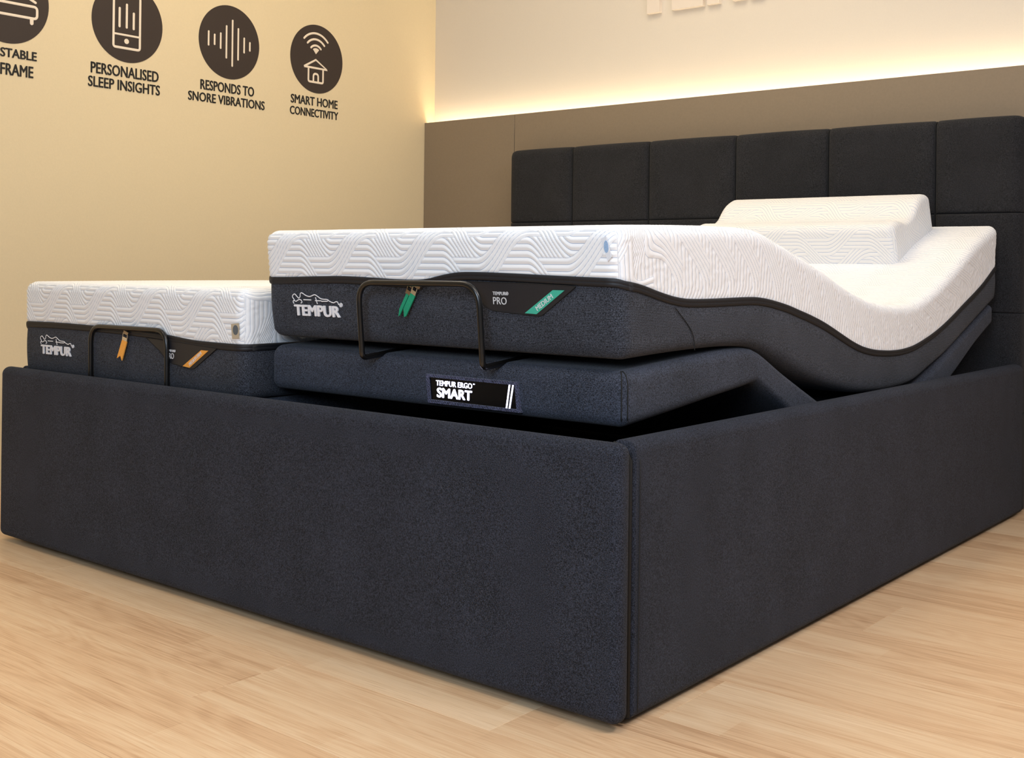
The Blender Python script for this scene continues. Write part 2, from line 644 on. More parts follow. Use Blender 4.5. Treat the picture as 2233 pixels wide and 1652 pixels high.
def arc(cx, cy, r, a0, a1, n=14):
    return [(cx + r * math.cos(a0 + (a1 - a0) * i / n), cy + r * math.sin(a0 + (a1 - a0) * i / n)) for i in range(n + 1)]


# ------------------------------------------------------------------ room shell
WX = -2.5573          # left wall
YP, YU = 2.240, 2.305  # panel face, upper wall face
PH = 1.3558            # panel top
ZC = 2.85
XR = 3.2
YF = -5.5

fl = struct(boxmesh('floor', WX - 0.1, XR, YF, 2.45, -0.06, -0.0125, M_dark))
# planks run along the footboard
row_h = 0.2175
row0 = -0.105
joints = {0: [-1.54], -1: [-0.625], -2: [-1.25], -3: [-0.2], 1: [-1.05, 0.011], 2: [-1.7], 3: [-0.6], 4: [-1.3], 5: [0.35], 6: [0.9],
          -4: [0.55], -5: [-0.9], 7: [0.5], 8: [0.2]}
plank_meshes = {}
for rr in range(-7, 11):
    y0 = row0 + rr * row_h
    y1 = y0 + row_h
    if y1 > 2.29 + row_h:
        continue
    xj = joints.get(rr, [random.uniform(-1.8, 0.5)])
    cuts = sorted(xj)
    while cuts[0] > WX:
        cuts.insert(0, cuts[0] - 1.38)
    while cuts[-1] < 2.6:
        cuts.append(cuts[-1] + 1.38)
    cuts[0] = WX
    for a, b in zip(cuts[:-1], cuts[1:]):
        if b - a < 0.05:
            continue
        key = round(b - a, 3)
        if key not in plank_meshes:
            o = boxmesh('floor_plank', 0.00025, b - a - 0.00025, 0.00025, row_h - 0.00025, -0.012, 0.0, M_wood, fl, bevel=0.0004)
            plank_meshes[key] = o.data
            o.location = (a, y0, 0)
        else:
            o = bpy.data.objects.new('floor_plank', plank_meshes[key])
            COL.objects.link(o)
            o.parent = fl
            o.location = (a, y0, 0)

struct(boxmesh('wall_left', WX - 0.12, WX, YF, 2.45, 0, ZC, M_wallL))
wb_ = struct(boxmesh('wall_back', WX - 0.12, XR, YU, YU + 0.12, 0, ZC, M_wallU))
for a, b in ((WX + 0.0015, -2.0425), (-2.0395, 0.62), (0.623, XR)):
    boxmesh('wall_panel', a, b, YP, YP + 0.018, 0.0, PH, M_panel, wb_, bevel=0.0008)
boxmesh('panel_batten', WX + 0.002, XR, YP + 0.018, YU, 1.20, 1.225, M_dark, wb_)
struct(boxmesh('ceiling', WX - 0.12, XR, YF, 2.45, ZC, ZC + 0.1, M_ceil))

led = thing('led_strip', 'warm glowing strip light hidden behind the top of the taupe wall panelling', 'light', (0, 2.28, 1.3))
boxmesh('channel', WX + 0.004, XR - 0.01, YP + 0.020, YP + 0.050, 1.296, 1.304, M_metal, led)
softbox('diffuser', WX + 0.006, XR - 0.012, YP + 0.022, YP + 0.046, 1.304, 1.318, 0.005, M_led, led, step=0.2, nr=3)

# raised letters on the upper wall
ML = lambda u, v, h: (u, YU - h, v)
sign = thing('wall_lettering', 'large pale raised letters on the cream wall above the light strip', 'sign', (-0.9, YU, 1.70))
bz, th, sw = 1.7015, 0.25, 0.055
R_ = lambda a, b, c, d: prism([(a, c), (b, c), (b, d), (a, d)], 0.0, 0.02)
LET = {
    'T': [R_(-1.426, -1.370, bz, bz + th - sw), R_(-1.478, -1.330, bz + th - sw, bz + th)],
    'E': [R_(-1.315, -1.259, bz, bz + th), R_(-1.259, -1.181, bz, bz + sw), R_(-1.259, -1.190, bz + 0.1, bz + 0.15), R_(-1.259, -1.181, bz + th - sw, bz + th)],
    'M': [R_(-1.163, -1.113, bz, bz + th), R_(-1.058, -1.008, bz, bz + th), prism([(-1.113, bz + th), (-1.113, bz + th - 0.08), (-1.0855, bz + 0.06), (-1.058, bz + th - 0.08), (-1.058, bz + th), (-1.0855, bz + 0.14)], 0, 0.02)],
    'P': [R_(-0.990, -0.935, bz, bz + th), R_(-0.935, -0.855, bz + th - 0.05, bz + th), R_(-0.935, -0.855, bz + 0.09, bz + 0.14), R_(-0.895, -0.845, bz + 0.14, bz + th - 0.05)],
    'U': [R_(-0.825, -0.770, bz + sw, bz + th), R_(-0.720, -0.665, bz + sw, bz + th), R_(-0.815, -0.675, bz, bz + sw)],
    'R': [R_(-0.645, -0.590, bz, bz + th), R_(-0.590, -0.510, bz + th - 0.05, bz + th), R_(-0.590, -0.510, bz + 0.09, bz + 0.14), R_(-0.550, -0.500, bz + 0.14, bz + th - 0.05), prism([(-0.590, bz + 0.09), (-0.535, bz), (-0.480, bz), (-0.540, bz + 0.09)], 0, 0.02)],
}
for ch in 'TEMPUR':
    put('letter', merge(LET[ch]), ML, M_letter, sign)

# ------------------------------------------------------------------ round wall graphics
WM = lambda u, v, h: (WX + h, u, v)      # on the left wall: u along +y, v up
CR, CS, C4, CZ = 0.137, 0.42634, 1.61188, 1.54678


def line2(pts, r, h=0.0016, closed=False):
    v, f = tube_data([(a, b, h) for a, b in pts], r, 8, closed, 1.0)
    v = [(p[0], p[1], h + (p[2] - h) * (0.0006 / r)) for p in v]
    if closed or (abs(pts[0][0] - pts[-1][0]) < 1e-6 and abs(pts[0][1] - pts[-1][1]) < 1e-6):
        return v, f
    cap = [prism([(c[0] + r * 0.98 * math.cos(t), c[1] + r * 0.98 * math.sin(t)) for t in np.linspace(0, 2 * PI, 10, endpoint=False)], h - 0.0005, h + 0.00055) for c in (pts[0], pts[-1])]
    return merge([(v, f)] + cap)


def decal(cy, lines, boxes, icon, label):
    t = thing('wall_graphic', label, 'wall sign', (WX, cy, CZ), 'round graphics on the beige wall')
    put('disc', prism([(cy + CR * math.cos(a), CZ + CR * math.sin(a)) for a in np.linspace(0, 2 * PI, 72, endpoint=False)], 0.0002, 0.0012), WM, M_disc, t)
    put('icon', merge(icon), WM, M_icon, t)
    for s, (u0, u1, v0, v1) in zip(lines, boxes):
        put('lettering', text_data(s, u0, u1, v0, v1, 0.0003, 0.0016, bold=0.028), WM, M_text, t)


R1 = 0.0042
bed_icon = []
outer = [Vector((0.235, 1.5395, 0)), Vector((0.430, 1.5395, 0)), Vector((0.430, 1.5015, 0)), Vector((0.235, 1.5015, 0)), Vector((0.235, 1.5395, 0))]
bed_icon.append(line2([(p.x, p.y) for p in fillet(outer, 0.012)], R1))
bed_icon.append(line2([(0.412, 1.499), (0.412, 1.486)], 0.0062))
bed_icon.append(line2([(0.253, 1.499), (0.253, 1.486)], 0.0062))
bed_icon.append(line2([(p.x, p.y) for p in fillet([(0.240, 1.600, 0), (0.300, 1.556, 0), (0.355, 1.585, 0), (0.424, 1.554, 0)], 0.015)], R1))
decal(C4 - 3 * CS, ['ADJUSTABLE', 'BED FRAME'], [(0.221, 0.431, 1.357, 1.395), (0.234, 0.420, 1.310, 1.347)], bed_icon,
      'round dark brown wall graphic with a bed outline, leftmost, cut by the photo edge')

ph = [Vector(p) for p in ((0.755, 1.458, 0), (0.704, 1.458, 0), (0.704, 1.640, 0), (0.806, 1.640, 0), (0.806, 1.458, 0), (0.755, 1.458, 0))]
icon = [line2([(p.x, p.y) for p in fillet(ph, 0.009)], R1), line2([(0.706, 1.503), (0.804, 1.503)], 0.0034),
        prism([(0.754 + 0.009 * math.cos(a), 1.482 + 0.009 * math.sin(a)) for a in np.linspace(0, 2 * PI, 20, endpoint=False)], 0.001, 0.0024),
        line2([(0.7265, 1.592), (0.7265, 1.530)], R1), line2([(0.754, 1.608), (0.754, 1.530)], R1), line2([(0.781, 1.582), (0.781, 1.529)], R1)]
decal(C4 - 2 * CS, ['PERSONALISED', 'SLEEP INSIGHTS'], [(0.621, 0.883, 1.357, 1.395), (0.612, 0.889, 1.311, 1.347)], icon,
      'round dark brown wall graphic showing a phone with three bars')
icon = [line2([(u, a), (u, b)], 0.0037) for u, a, b in
        ((1.091, 1.573, 1.524), (1.1175, 1.565, 1.530), (1.1445, 1.574, 1.520), (1.1705, 1.605, 1.488), (1.1975, 1.630, 1.461), (1.224, 1.603, 1.488), (1.2515, 1.572, 1.519), (1.278, 1.559, 1.530))]
decal(C4 - CS, ['RESPONDS TO', 'SNORE VIBRATIONS'], [(1.058, 1.301, 1.357, 1.394), (1.006, 1.352, 1.312, 1.346)], icon,
      'round dark brown wall graphic showing a sound wave of eight vertical lines')
ux = 1.6055
icon = [line2([(1.545, 1.510), (ux, 1.543), (1.666, 1.510), (1.545, 1.510)], R1),
        line2([(p.x, p.y) for p in fillet([(1.568, 1.508, 0), (1.568, 1.453, 0), (1.6445, 1.453, 0), (1.6445, 1.508, 0)], 0.008)], R1),
        line2([(p.x, p.y) for p in fillet([(1.594, 1.455, 0), (1.594, 1.487, 0), (1.619, 1.487, 0), (1.619, 1.455, 0)], 0.012)], R1),
        prism([(ux, 1.566)] + arc(ux, 1.566, 0.024, math.radians(48), math.radians(132), 8), 0.001, 0.0024)]
for r_ in (0.0345, 0.059, 0.083):
    icon.append(line2(arc(ux, 1.566, r_, math.radians(42), math.radians(138)), R1))
decal(C4, ['SMART HOME', 'CONNECTIVITY'], [(1.480, 1.725, 1.358, 1.393), (1.476, 1.729, 1.313, 1.346)], icon,
      'round dark brown wall graphic showing a house under wireless signal arcs')

# ------------------------------------------------------------------ upholstered bed frame
HF = 0.448
FT = 0.036
bed = thing('bed_frame', 'charcoal upholstered double bed frame with a tall panelled headboard', 'bed', (-0.96, 1.0, 0))


def puffed(amt, ax, sign, x0, x1, z0, z1, ia=0):
    def fn(q, n):
        a = (q[:, ia] - x0) / (x1 - x0)
        b = (q[:, 2] - z0) / (z1 - z0)
        w_ = (1 - np.abs(2 * np.clip(a, 0, 1) - 1) ** 6) * (1 - np.abs(2 * np.clip(b, 0, 1) - 1) ** 6)
        q[:, ax] += sign * amt * w_ * (n[:, ax] * sign > 0.5)
        return q
    return fn


softbox('footboard', -1.922, 0.006, 0.0, FT + 0.004, 0.012, HF, 0.019, M_char, bed, step=0.05, nr=7, fn=puffed(0.003, 1, -1, -1.92, 0, 0, HF))
softbox('side_rail', -0.048, 0.0, 0.052, 2.15, 0.006, HF, (0.020, 0.006, 0.020), M_char, bed, step=0.05, nr=7, fn=puffed(0.003, 0, 1, 0.056, 2.15, 0, HF, 1))
softbox('side_rail', -1.916, -1.868, 0.052, 2.15, 0.006, HF, (0.020, 0.006, 0.020), M_char, bed, step=0.05, nr=7)
for x in (-0.006, -1.910):
    tubes('piping', [[(x, 0.046, 0.016), (x, 0.046, HF - 0.03), (x - 0.012 * (1 if x > -1 else -1), 0.046, HF - 0.012), (x - 0.03 * (1 if x > -1 else -1), 0.046, HF - 0.006)]], 0.0045, M_pipe, bed)
tubes('stitching', [[(0.0022, 0.064, z) for z in np.linspace(0.02, HF - 0.03, 12)]], 0.0009, M_pipe, bed, seg=5)
boxmesh('added_dark_board', -1.868, -0.048, 0.045, 2.12, 0.08, 0.10, M_dark, bed)  # unseen board, added so the inside of the frame stays dark
for x in (-1.85, -0.11):
    for y in (0.06, 2.05):
        softbox('foot', x, x + 0.045, y, y + 0.045, 0.0, 0.085, 0.004, M_dark, bed, step=0.1, nr=2)

hb = boxmesh('headboard', -1.975, -0.012, 2.150, 2.222, 0.0, 1.178, M_head, bed, bevel=0.01)
ce = [-1.982, -1.668, -1.318, -0.961, -0.618, -0.265, -0.004]
re = [0.02, 0.300, 0.600, 0.900, 1.192]


def pad(x0, x1, z0, z1, top, left, right):
    g = 0.0015
    y0, y1 = 2.131, 2.190
    xs = spaced(x0 + g, x1 - g, 0.03, 0.02, 6)
    ys = np.linspace(y0, y1, 6)
    zs = spaced(z0, z1, 0.03, 0.02, 8)
    i, j, k, Q = boxgrid(xs, ys, zs)
    p = np.stack([xs[i], ys[j], zs[k]], 1)
    q, n = rounded(p, (x0 + g, y0, z0), (x1 - g, y1, z1), (0.007, 0.010, 0.010 if top else 0.0018))
    a = np.clip((q[:, 0] - x0) / (x1 - x0), 0, 1)
    b = np.clip((q[:, 2] - z0) / (z1 - z0), 0, 1)
    ea = np.minimum(a * (x1 - x0), (1 - a) * (x1 - x0))
    if left: ea = np.maximum(ea, np.where(a < 0.5, 0.02, 0))
    if right: ea = np.maximum(ea, np.where(a > 0.5, 0.02, 0))
    eb_lo, eb_hi = b * (z1 - z0), (1 - b) * (z1 - z0)
    fall = 0.012 * np.exp(-ea / 0.014) + 0.0012 * np.exp(-eb_lo / 0.012) + (0 if top else 0.0012) * np.exp(-eb_hi / 0.012)
    q[:, 1] += fall * np.clip((y1 - q[:, 1]) / (y1 - y0), 0, 1)
    if top:
        q[:, 2] += 0.0015 * np.sin(PI * a) * np.clip(b * 4 - 3, 0, 1)
        edge = np.clip(b * (z1 - z0) - (z1 - z0 - 0.03), 0, 0.03) / 0.03
        q[:, 1] += 0.012 * edge ** 2 * np.clip((y1 - q[:, 1]) / (y1 - y0), 0, 1)
    if right or left:
        d = (q[:, 0] - (x1 - 0.04)) / 0.04 if right else ((x0 + 0.04) - q[:, 0]) / 0.04
        d = np.clip(d, 0, 1)
        q[:, 1] += 0.016 * d ** 2.2 * np.clip((y1 - q[:, 1]) / (y1 - y0), 0, 1)
        if top:
            q[:, 2] -= 0.008 * d ** 3 * np.clip(b * 4 - 3, 0, 1)
    return mobj('pad', q, Q, M_head, hb)


for c in range(6):
    for r_ in range(4):
        pad(ce[c], ce[c + 1], re[r_], re[r_ + 1], r_ == 3, c == 0, c == 5)
for c in range(1, 6):
    tubes('seam_cord', [[(ce[c] + dx, 2.1465, z) for z in np.linspace(0.605, 1.18, 10)] + [(ce[c] + dx, 2.165, 1.190)] for dx in (-0.0025, 0.0028)], 0.0016, M_pipe, hb, seg=6)


# ------------------------------------------------------------------ bend map shared by slabs and mattresses
def catmull(T, P, t):
    T = np.asarray(T, float)
    P = np.asarray(P, float)
    n = len(T)
    m = np.zeros_like(P)
    for a in range(n):
        lo, hi = max(a - 1, 0), min(a + 1, n - 1)
        m[a] = (P[hi] - P[lo]) / (T[hi] - T[lo])
    k = np.clip(np.searchsorted(T, t, side='right') - 1, 0, n - 2)
    h = (T[k + 1] - T[k])
    s = (t - T[k]) / h
    s0 = s
    s = np.clip(s, 0, 1)
    s_, h_ = s[:, None], h[:, None]
    out = ((2 * s_ ** 3 - 3 * s_ ** 2 + 1) * P[k] + (s_ ** 3 - 2 * s_ ** 2 + s_) * h_ * m[k]
           + (-2 * s_ ** 3 + 3 * s_ ** 2) * P[k + 1] + (s_ ** 3 - s_ ** 2) * h_ * m[k + 1])
    ext = (s0 - s)[:, None] * h_
    return out + ext * np.where((s0 > 1)[:, None], m[-1], m[0])


class Bend:
    def __init__(b, st, T):
        b.B = np.array([s[0] for s in st], float)
        b.U = np.array([s[1] for s in st], float)
        mid = (b.B + b.U) / 2
        b.T = T
        b.s = np.concatenate([[0], np.cumsum(np.linalg.norm(np.diff(mid, axis=0), axis=1))])
        b.L = b.s[-1]

    def __call__(b, p):
        """(x, s, w) -> world"""
        p = np.atleast_2d(np.asarray(p, float))
        lo = catmull(b.s, b.B, p[:, 1])
        hi = catmull(b.s, b.U, p[:, 1])
        f = (p[:, 2] / b.T)[:, None]
        yz = lo + (hi - lo) * f
        return np.stack([p[:, 0], yz[:, 0], yz[:, 1]], 1)

    def one(b, x, s, w_):
        return tuple(b([(x, s, w_)])[0])


def slab(name, bend, x0, x1, r, mat, parent, step=0.035, label=None):
    T, L = bend.T, bend.L
    return softbox(name, x0, x1, 0, L, 0, T, r, mat, parent, step=step, nr=6, label=label,
                   fn=lambda q, n: bend(q))


# ------------------------------------------------------------------ adjustable bases
XB0, XB1 = -0.972, -0.062
leg_bends = []


def base(label, x0, x1, flat=False, dy=0.0, dz=0.0):
    t = thing('adjustable_base', label, 'bed base', ((x0 + x1) / 2, 1.05, 0.15), None)
    if flat:
        yy = 0.060
        secs = [('leg_section', [((yy, .340), (yy, .4295)), ((.60, .340), (.60, .4295))]),
                ('thigh_section', [((.605, .340), (.605, .4295)), ((.95, .340), (.95, .4295))]),
                ('seat_section', [((.955, .340), (.955, .4295)), ((1.25, .340), (1.25, .4295))]),
                ('back_section', [((1.255, .340), (1.255, .4295)), ((2.08, .340), (2.08, .4295))])]
    else:
        secs = [('leg_section', [((.113, .453), (.113, .547)), ((.30, .470), (.30, .5595)), ((.45, .4845), (.43, .5675)), ((.54, .4925), (.50, .5700)), ((.574, .4965), (.545, .5690)), ((.586, .4965), (.575, .5650)),
                                 ((.596, .4925), (.600, .5570)), ((.62, .480), (.63, .5440)), ((.70, .440), (.71, .508)), ((.95, .318), (.985, .396))]),
                ('seat_section', [((.98, .318), (.99, .405)), ((1.13, .318), (1.13, .405)), ((1.32, .318), (1.30, .405))]),
                ('back_section', [((1.325, .318), (1.300, .400)), ((1.50, .352), (1.475, .440)), ((1.72, .435), (1.68, .505)), ((1.907, .516), (1.87, .569)), ((2.062, .572), (2.066, .632))])]
    for nm, st in secs:
        b = Bend(st, 0.09)
        slab(nm, b, x0, x1, 0.022 if nm in ('leg_section', 'back_section') else 0.012, M_base, t, step=0.02)
        if nm == 'leg_section':
            leg_bends.append(b)
    for y in (0.55, 1.55):
        boxmesh('support_post', (x0 + x1) / 2 - 0.03, (x0 + x1) / 2 + 0.03, y, y + 0.06, 0.10, 0.318 if (y > 1 or not flat) else 0.340, M_bar, t, bevel=0.004)
    return t


bR = base('blue grey adjustable base raised at knee and back, with a lit display', XB0, XB1)
bL = base('flat blue grey adjustable base hidden under the orange-tabbed mattress', -1.866, -0.985, flat=True)

# corner seams of the raised base
for ang in (-52, -24):
    ca, sa_ = math.cos(math.radians(ang)), math.sin(math.radians(ang))
    rr_ = 0.022
    pts = [(w_, rr_) for w_ in np.linspace(rr_ * 0.6, 0.09 - rr_, 8)] + [(0.09 - rr_ + rr_ * math.sin(f_), rr_ * math.cos(f_)) for f_ in np.linspace(0.15, 1.35, 8)]
    tubes('corner_seam', [[leg_bends[0].one(XB1 - rr_ + q_ * ca, rr_ + q_ * sa_, w_) for w_, q_ in pts]], 0.0013, M_pipe, bR, seg=6)

# retainer bars
bar_pts = [(-0.640, 0.33, 0.566), (-0.640, 0.070, 0.541), (-0.640, 0.056, 0.687), (-0.333, 0.056, 0.689), (-0.333, 0.070, 0.541), (-0.333, 0.33, 0.566)]


def bar(pts, parent, rs):
    P = [Vector(p) for p in pts]
    a = fillet(P[:3] , 0.008)
    full = [P[0]]
    for idx, r in zip(range(1, len(P) - 1), rs):
        seg_ = fillet([P[idx - 1], P[idx], P[idx + 1]], r, 7)
        full += seg_[1:-1]
    full.append(P[-1])
    return tubes('retainer_bar', [full], 0.0056, M_bar, parent, seg=12, label='black bent steel mattress retainer bar')


bar(bar_pts, bR, [0.012, 0.042, 0.042, 0.012])
bar([(-1.566, 0.30, 0.4225), (-1.566, 0.0465, 0.4215), (-1.566, 0.0445, 0.566), (-1.250, 0.0445, 0.568), (-1.250, 0.0465, 0.4215), (-1.250, 0.30, 0.4225)], bL, [0.004, 0.042, 0.042, 0.004])

# lit display set in the front of the raised base
FM = lambda u, v, h: (u, 0.1125 - h, v)
dsp = put('display_panel', merge([
    prism([(-0.508, 0.517), (-0.285, 0.517), (-0.292, 0.511), (-0.500, 0.511)], -0.004, 0.0035),
    prism([(-0.285, 0.517), (-0.278, 0.463), (-0.287, 0.4685), (-0.292, 0.511)], -0.004, 0.0035),
    prism([(-0.278, 0.463), (-0.502, 0.463), (-0.495, 0.4695), (-0.287, 0.4685)], -0.004, 0.0035),
    prism([(-0.502, 0.463), (-0.508, 0.517), (-0.500, 0.511), (-0.495, 0.4695)], -0.004, 0.0035)]), FM, M_frame, bR, label='dark bezel of the lit display')
put('screen', prism([(-0.501, 0.512), (-0.291, 0.512), (-0.286, 0.467), (-0.496, 0.468)], -0.003, 0.0008), FM, M_screen, dsp)
put('lettering', text_data('TEMPUR ERGO', -0.4835, -0.3935, 0.4965, 0.5065, 0.0008, 0.0016, bold=0.015), FM, M_glow, dsp)
put('lettering', text_data('TM', -0.3915, -0.3875, 0.5045, 0.5065, 0.0008, 0.0016, bold=0.02), FM, M_glow, dsp)
put('lettering', text_data('SMART', -0.4810, -0.3935, 0.4745, 0.4930, 0.0008, 0.0016, bold=0.05), FM, M_glow, dsp)
put('light_line', prism([(-0.3065, 0.5115), (-0.3035, 0.5115), (-0.3100, 0.4685), (-0.3130, 0.4685)], 0.0008, 0.0016), FM, M_glow, dsp)
put('light_line', prism([(-0.2985, 0.5115), (-0.2955, 0.5115), (-0.3030, 0.4685), (-0.3060, 0.4685)], 0.0008, 0.0016), FM, M_glow, dsp)

# ------------------------------------------------------------------ mattresses
st_R = [((.108, .567), (.083, .790)), ((.288, .573), (.275, .7965)), ((.45, .5745), (.45, .800)), ((.56, .568), (.585, .797)),
        ((.641, .549), (.69, .773)), ((.733, .519), (.795, .7455)), ((.831, .489), (.893, .720)), ((.936, .464), (.985, .6915)),
        ((1.047, .444), (1.08, .666)), ((1.166, .435), (1.177, .648)), ((1.293, .433), (1.278, .639)), ((1.42, .442), (1.373, .637)),
        ((1.516, .466), (1.46, .646)), ((1.653, .502), (1.585, .679)), ((1.817, .556), (1.74, .736)), ((1.95, .600), (1.90, .803)), ((2.073, .640), (2.100, .866))]
st_L = [((.056, .430), (.052, .668)), ((.5, .430), (.5, .670)), ((1.0, .430), (1.0, .670)), ((1.5, .430), (1.5, .670)), ((2.085, .430), (2.085, .668))]
border_R = np.array([(0.081, 0.702), (0.123, 0.698), (0.186, 0.686), (0.252, 0.668), (0.293, 0.665), (0.394, 0.664), (0.511, 0.666), (0.594, 0.663), (0.683, 0.652), (0.828, 0.621), (0.932, 0.592), (1.044, 0.555), (1.139, 0.536), (1.290, 0.526), (1.357, 0.529), (1.455, 0.540), (1.573, 0.564), (1.698, 0.601), (1.814, 0.641), (1.919, 0.674), (1.992, 0.704), (2.12, 0.765)])
foot_R = np.array([(-0.964, 0.692), (-0.895, 0.693), (-0.728, 0.697), (-0.633, 0.695), (-0.566, 0.693), (-0.502, 0.694), (-0.439, 0.705), (-0.398, 0.709), (-0.301, 0.708), (-0.193, 0.705), (-0.07, 0.702)])
foot_L = np.array([(-1.902, 0.564), (-1.74, 0.566), (-1.59, 0.5655), (-1.43, 0.564), (-1.29, 0.559), (-1.165, 0.550), (-1.078, 0.5485), (-0.985, 0.5485)])


def smooth1(x, y, q):
    return catmull(x, np.stack([y], 1), np.asarray(q, float))[:, 0]


_rg = np.random.RandomState(3)
_tab = _rg.rand(256, 256)


def vnoise(a, b):
    ia, ib = np.floor(a).astype(int), np.floor(b).astype(int)
    fa, fb = sm(a - ia), sm(b - ib)
    g = lambda i, j: _tab[i % 256, j % 256]
    return (g(ia, ib) * (1 - fa) + g(ia + 1, ib) * fa) * (1 - fb) + (g(ia, ib + 1) * (1 - fa) + g(ia + 1, ib + 1) * fa) * fb


def mattress(tname, label, x0, x1, st, T, foot, side, uoff, top_step=0.0035):
    t = thing(tname, label, 'mattress', ((x0 + x1) / 2, st[0][0][0] + 0.2, st[0][0][1]))
    bd = Bend(st, T)
    L = bd.L
    r = 0.026
    zf = st[0][0][1]
    # border height (in w) along the sides, sampled where the section line meets the border curve
    if side is not None:
        ss = np.linspace(0, L, 80)
        fr = np.linspace(0, 1, 200)
        wbs = []
        for s in ss:
            q = bd(np.stack([np.zeros(200), np.full(200, s), fr * T], 1))
            bz_ = np.interp(q[:, 1], side[:, 0], side[:, 1])
            a = np.argmax(q[:, 2] - bz_ > 0)
            wbs.append(fr[a] * T)
        wbs = np.array(wbs)
        ker = np.ones(5) / 5
        wbs = np.convolve(np.pad(wbs, 2, mode='edge'), ker, 'valid')
    else:
        ss = np.array([0, L])
        wbs = np.array([foot[-1, 1] - zf] * 2)
    zt = st[0][1][1]
    fT = T / (zt - zf)

    def wb(x, s):
        x = np.asarray(x, float)
        s = np.asarray(s, float)
        f = (smooth1(foot[:, 0], foot[:, 1], np.clip(x, x0, x1).ravel()).reshape(x.shape) - zf) * fT
        g = np.interp(s, ss, wbs)
        k = sm(np.clip(s / 0.02, 0, 1))
        return f * (1 - k) + g * k
    # --- white quilted cover
    xs = spaced(x0, x1, r, top_step * 0.75, 8)
    ys = spaced(0, L, r, top_step, 8)
    nz = 42
    zs = np.linspace(0, 1, nz)
    i, j, k, Q = boxgrid(xs, ys, zs, skip=('-z',))
    X, Y, Tt = xs[i], ys[j], zs[k]
    W0 = wb(X, Y)
    W_ = W0 + Tt * (T - W0)
    p = np.stack([X, Y, W_], 1)
    q, n = rounded(p, (x0, 0, -1), (x1, L, T), r)
    nxn = len(xs) - 1
    nyn = len(ys) - 1
    U, Vv = X.copy(), Y.copy()
    left, right, foo, hea = i == 0, i == nxn, j == 0, j == nyn
    dep = T - W_
    U = np.where(left & ~foo, X - dep, U)
    U = np.where(right & ~foo, X + dep, U)
    Vv = np.where(foo, Y - dep, Vv)
    Vv = np.where(hea & ~left & ~right, Y + dep, Vv)
    U = U + uoff + 0.105 * sm((X - (x1 - 0.35)) / 0.35) * sm(Y / 0.15)
    Vv = Vv + 0.112
    puff, mB = quilt_np(U, Vv)
    # seam at the vertical corners
    cx = np.minimum(X - x0, x1 - X)
    cy = np.minimum(Y, L - Y)
    seam = np.maximum(cx, cy) * 1.0
    sf = np.where(Tt < 0.985, sm(np.maximum(cx, cy) / 0.010), 1.0)
    onwall = foo | hea | left | right
    sf = np.where(onwall, sf, 1.0)
    low = sm(Tt / 0.06) if True else 1
    amp = np.where(foo, 0.0030, np.where(left | right, np.where(mB, 0.0005, 0.0015), 0.0010))
    cr_ = (vnoise(Y / 0.011, W_ / 0.0055) - 0.5) * np.where(mB, 0.0013, 0.0006) * (left | right)
    hgt = (amp * puff + cr_) * sf * np.where(onwall, low, 1.0)
    # gentle overall plumpness of the walls
    q = q + n * hgt[:, None]
    flatn = np.zeros_like(q)
    top = (~onwall)
    q[:, 2] += np.where(np.linalg.norm(n, axis=1) < 1e-6, hgt, 0)
    uv = np.stack([U, Vv], 1)
    mobj('top_cover', bd(q), Q, M_quilt, t, uv=uv, label='white quilted upper cover with blue stitching')
    # --- dark lower cover
    xs2 = spaced(x0, x1, r, 0.012, 6)
    ys2 = spaced(0, L, r, 0.02, 6)
    zs2 = np.linspace(0, 1, 16)
    i, j, k, Q = boxgrid(xs2, ys2, zs2, skip=('+z',))
    X, Y, Tt = xs2[i], ys2[j], zs2[k]
    W_ = Tt ** 0.8 * (wb(X, Y) + 0.001)
    p = np.stack([X, Y, W_], 1)
    q, n = rounded(p, (x0, 0, 0), (x1, L, 1), (r, r, 0.016))
    bulge = 0.0035 * np.sin(PI * np.clip(W_ / wb(X, Y), 0, 1))
    q[:, :2] += n[:, :2] * (bulge - 0.001)[:, None]
    mobj('lower_cover', bd(q), Q, M_knit, t, label='charcoal ribbed lower cover')
    # --- zip tape ring following the border
    per = []
    rr = r
    for x in np.arange(x0 + rr, x1 - rr, 0.006): per.append((x, 0, 0, -1))
    for a in np.linspace(-PI / 2, 0, 8): per.append((x1 - rr + rr * math.cos(a), rr + rr * math.sin(a), math.cos(a), math.sin(a)))
    for s in np.arange(rr, L - rr, 0.012): per.append((x1, s, 1, 0))
    for a in np.linspace(0, PI / 2, 8): per.append((x1 - rr + rr * math.cos(a), L - rr + rr * math.sin(a), math.cos(a), math.sin(a)))
    for x in np.arange(x1 - rr, x0 + rr, -0.02): per.append((x, L, 0, 1))
    for a in np.linspace(PI / 2, PI, 8): per.append((x0 + rr + rr * math.cos(a), L - rr + rr * math.sin(a), math.cos(a), math.sin(a)))
    for s in np.arange(L - rr, rr, -0.012): per.append((x0, s, -1, 0))
    for a in np.linspace(PI, 1.5 * PI, 8): per.append((x0 + rr + rr * math.cos(a), rr + rr * math.sin(a), math.cos(a), math.sin(a)))
    per = np.array(per)
    prof = [(0.0015, -0.002), (0.001, 0.0022), (-0.001, 0.0036), (-0.0055, 0.0042), (-0.0062, 0.0034), (-0.0070, 0.0042), (-0.0115, 0.0038), (-0.0135, 0.0024), (-0.0140, -0.003)]
    N = len(per)
    wpb = wb(per[:, 0], per[:, 1])
    rows = []
    for dw, off in prof:
        rows.append(np.stack([per[:, 0] + per[:, 2] * off, per[:, 1] + per[:, 3] * off, wpb + dw], 1))
    V = bd(np.concatenate(rows))
    a = np.arange(N)
    F = []
    for m in range(len(prof) - 1):
        F.append(np.stack([m * N + a, (m + 1) * N + a, (m + 1) * N + (a + 1) % N, m * N + (a + 1) % N], 1))
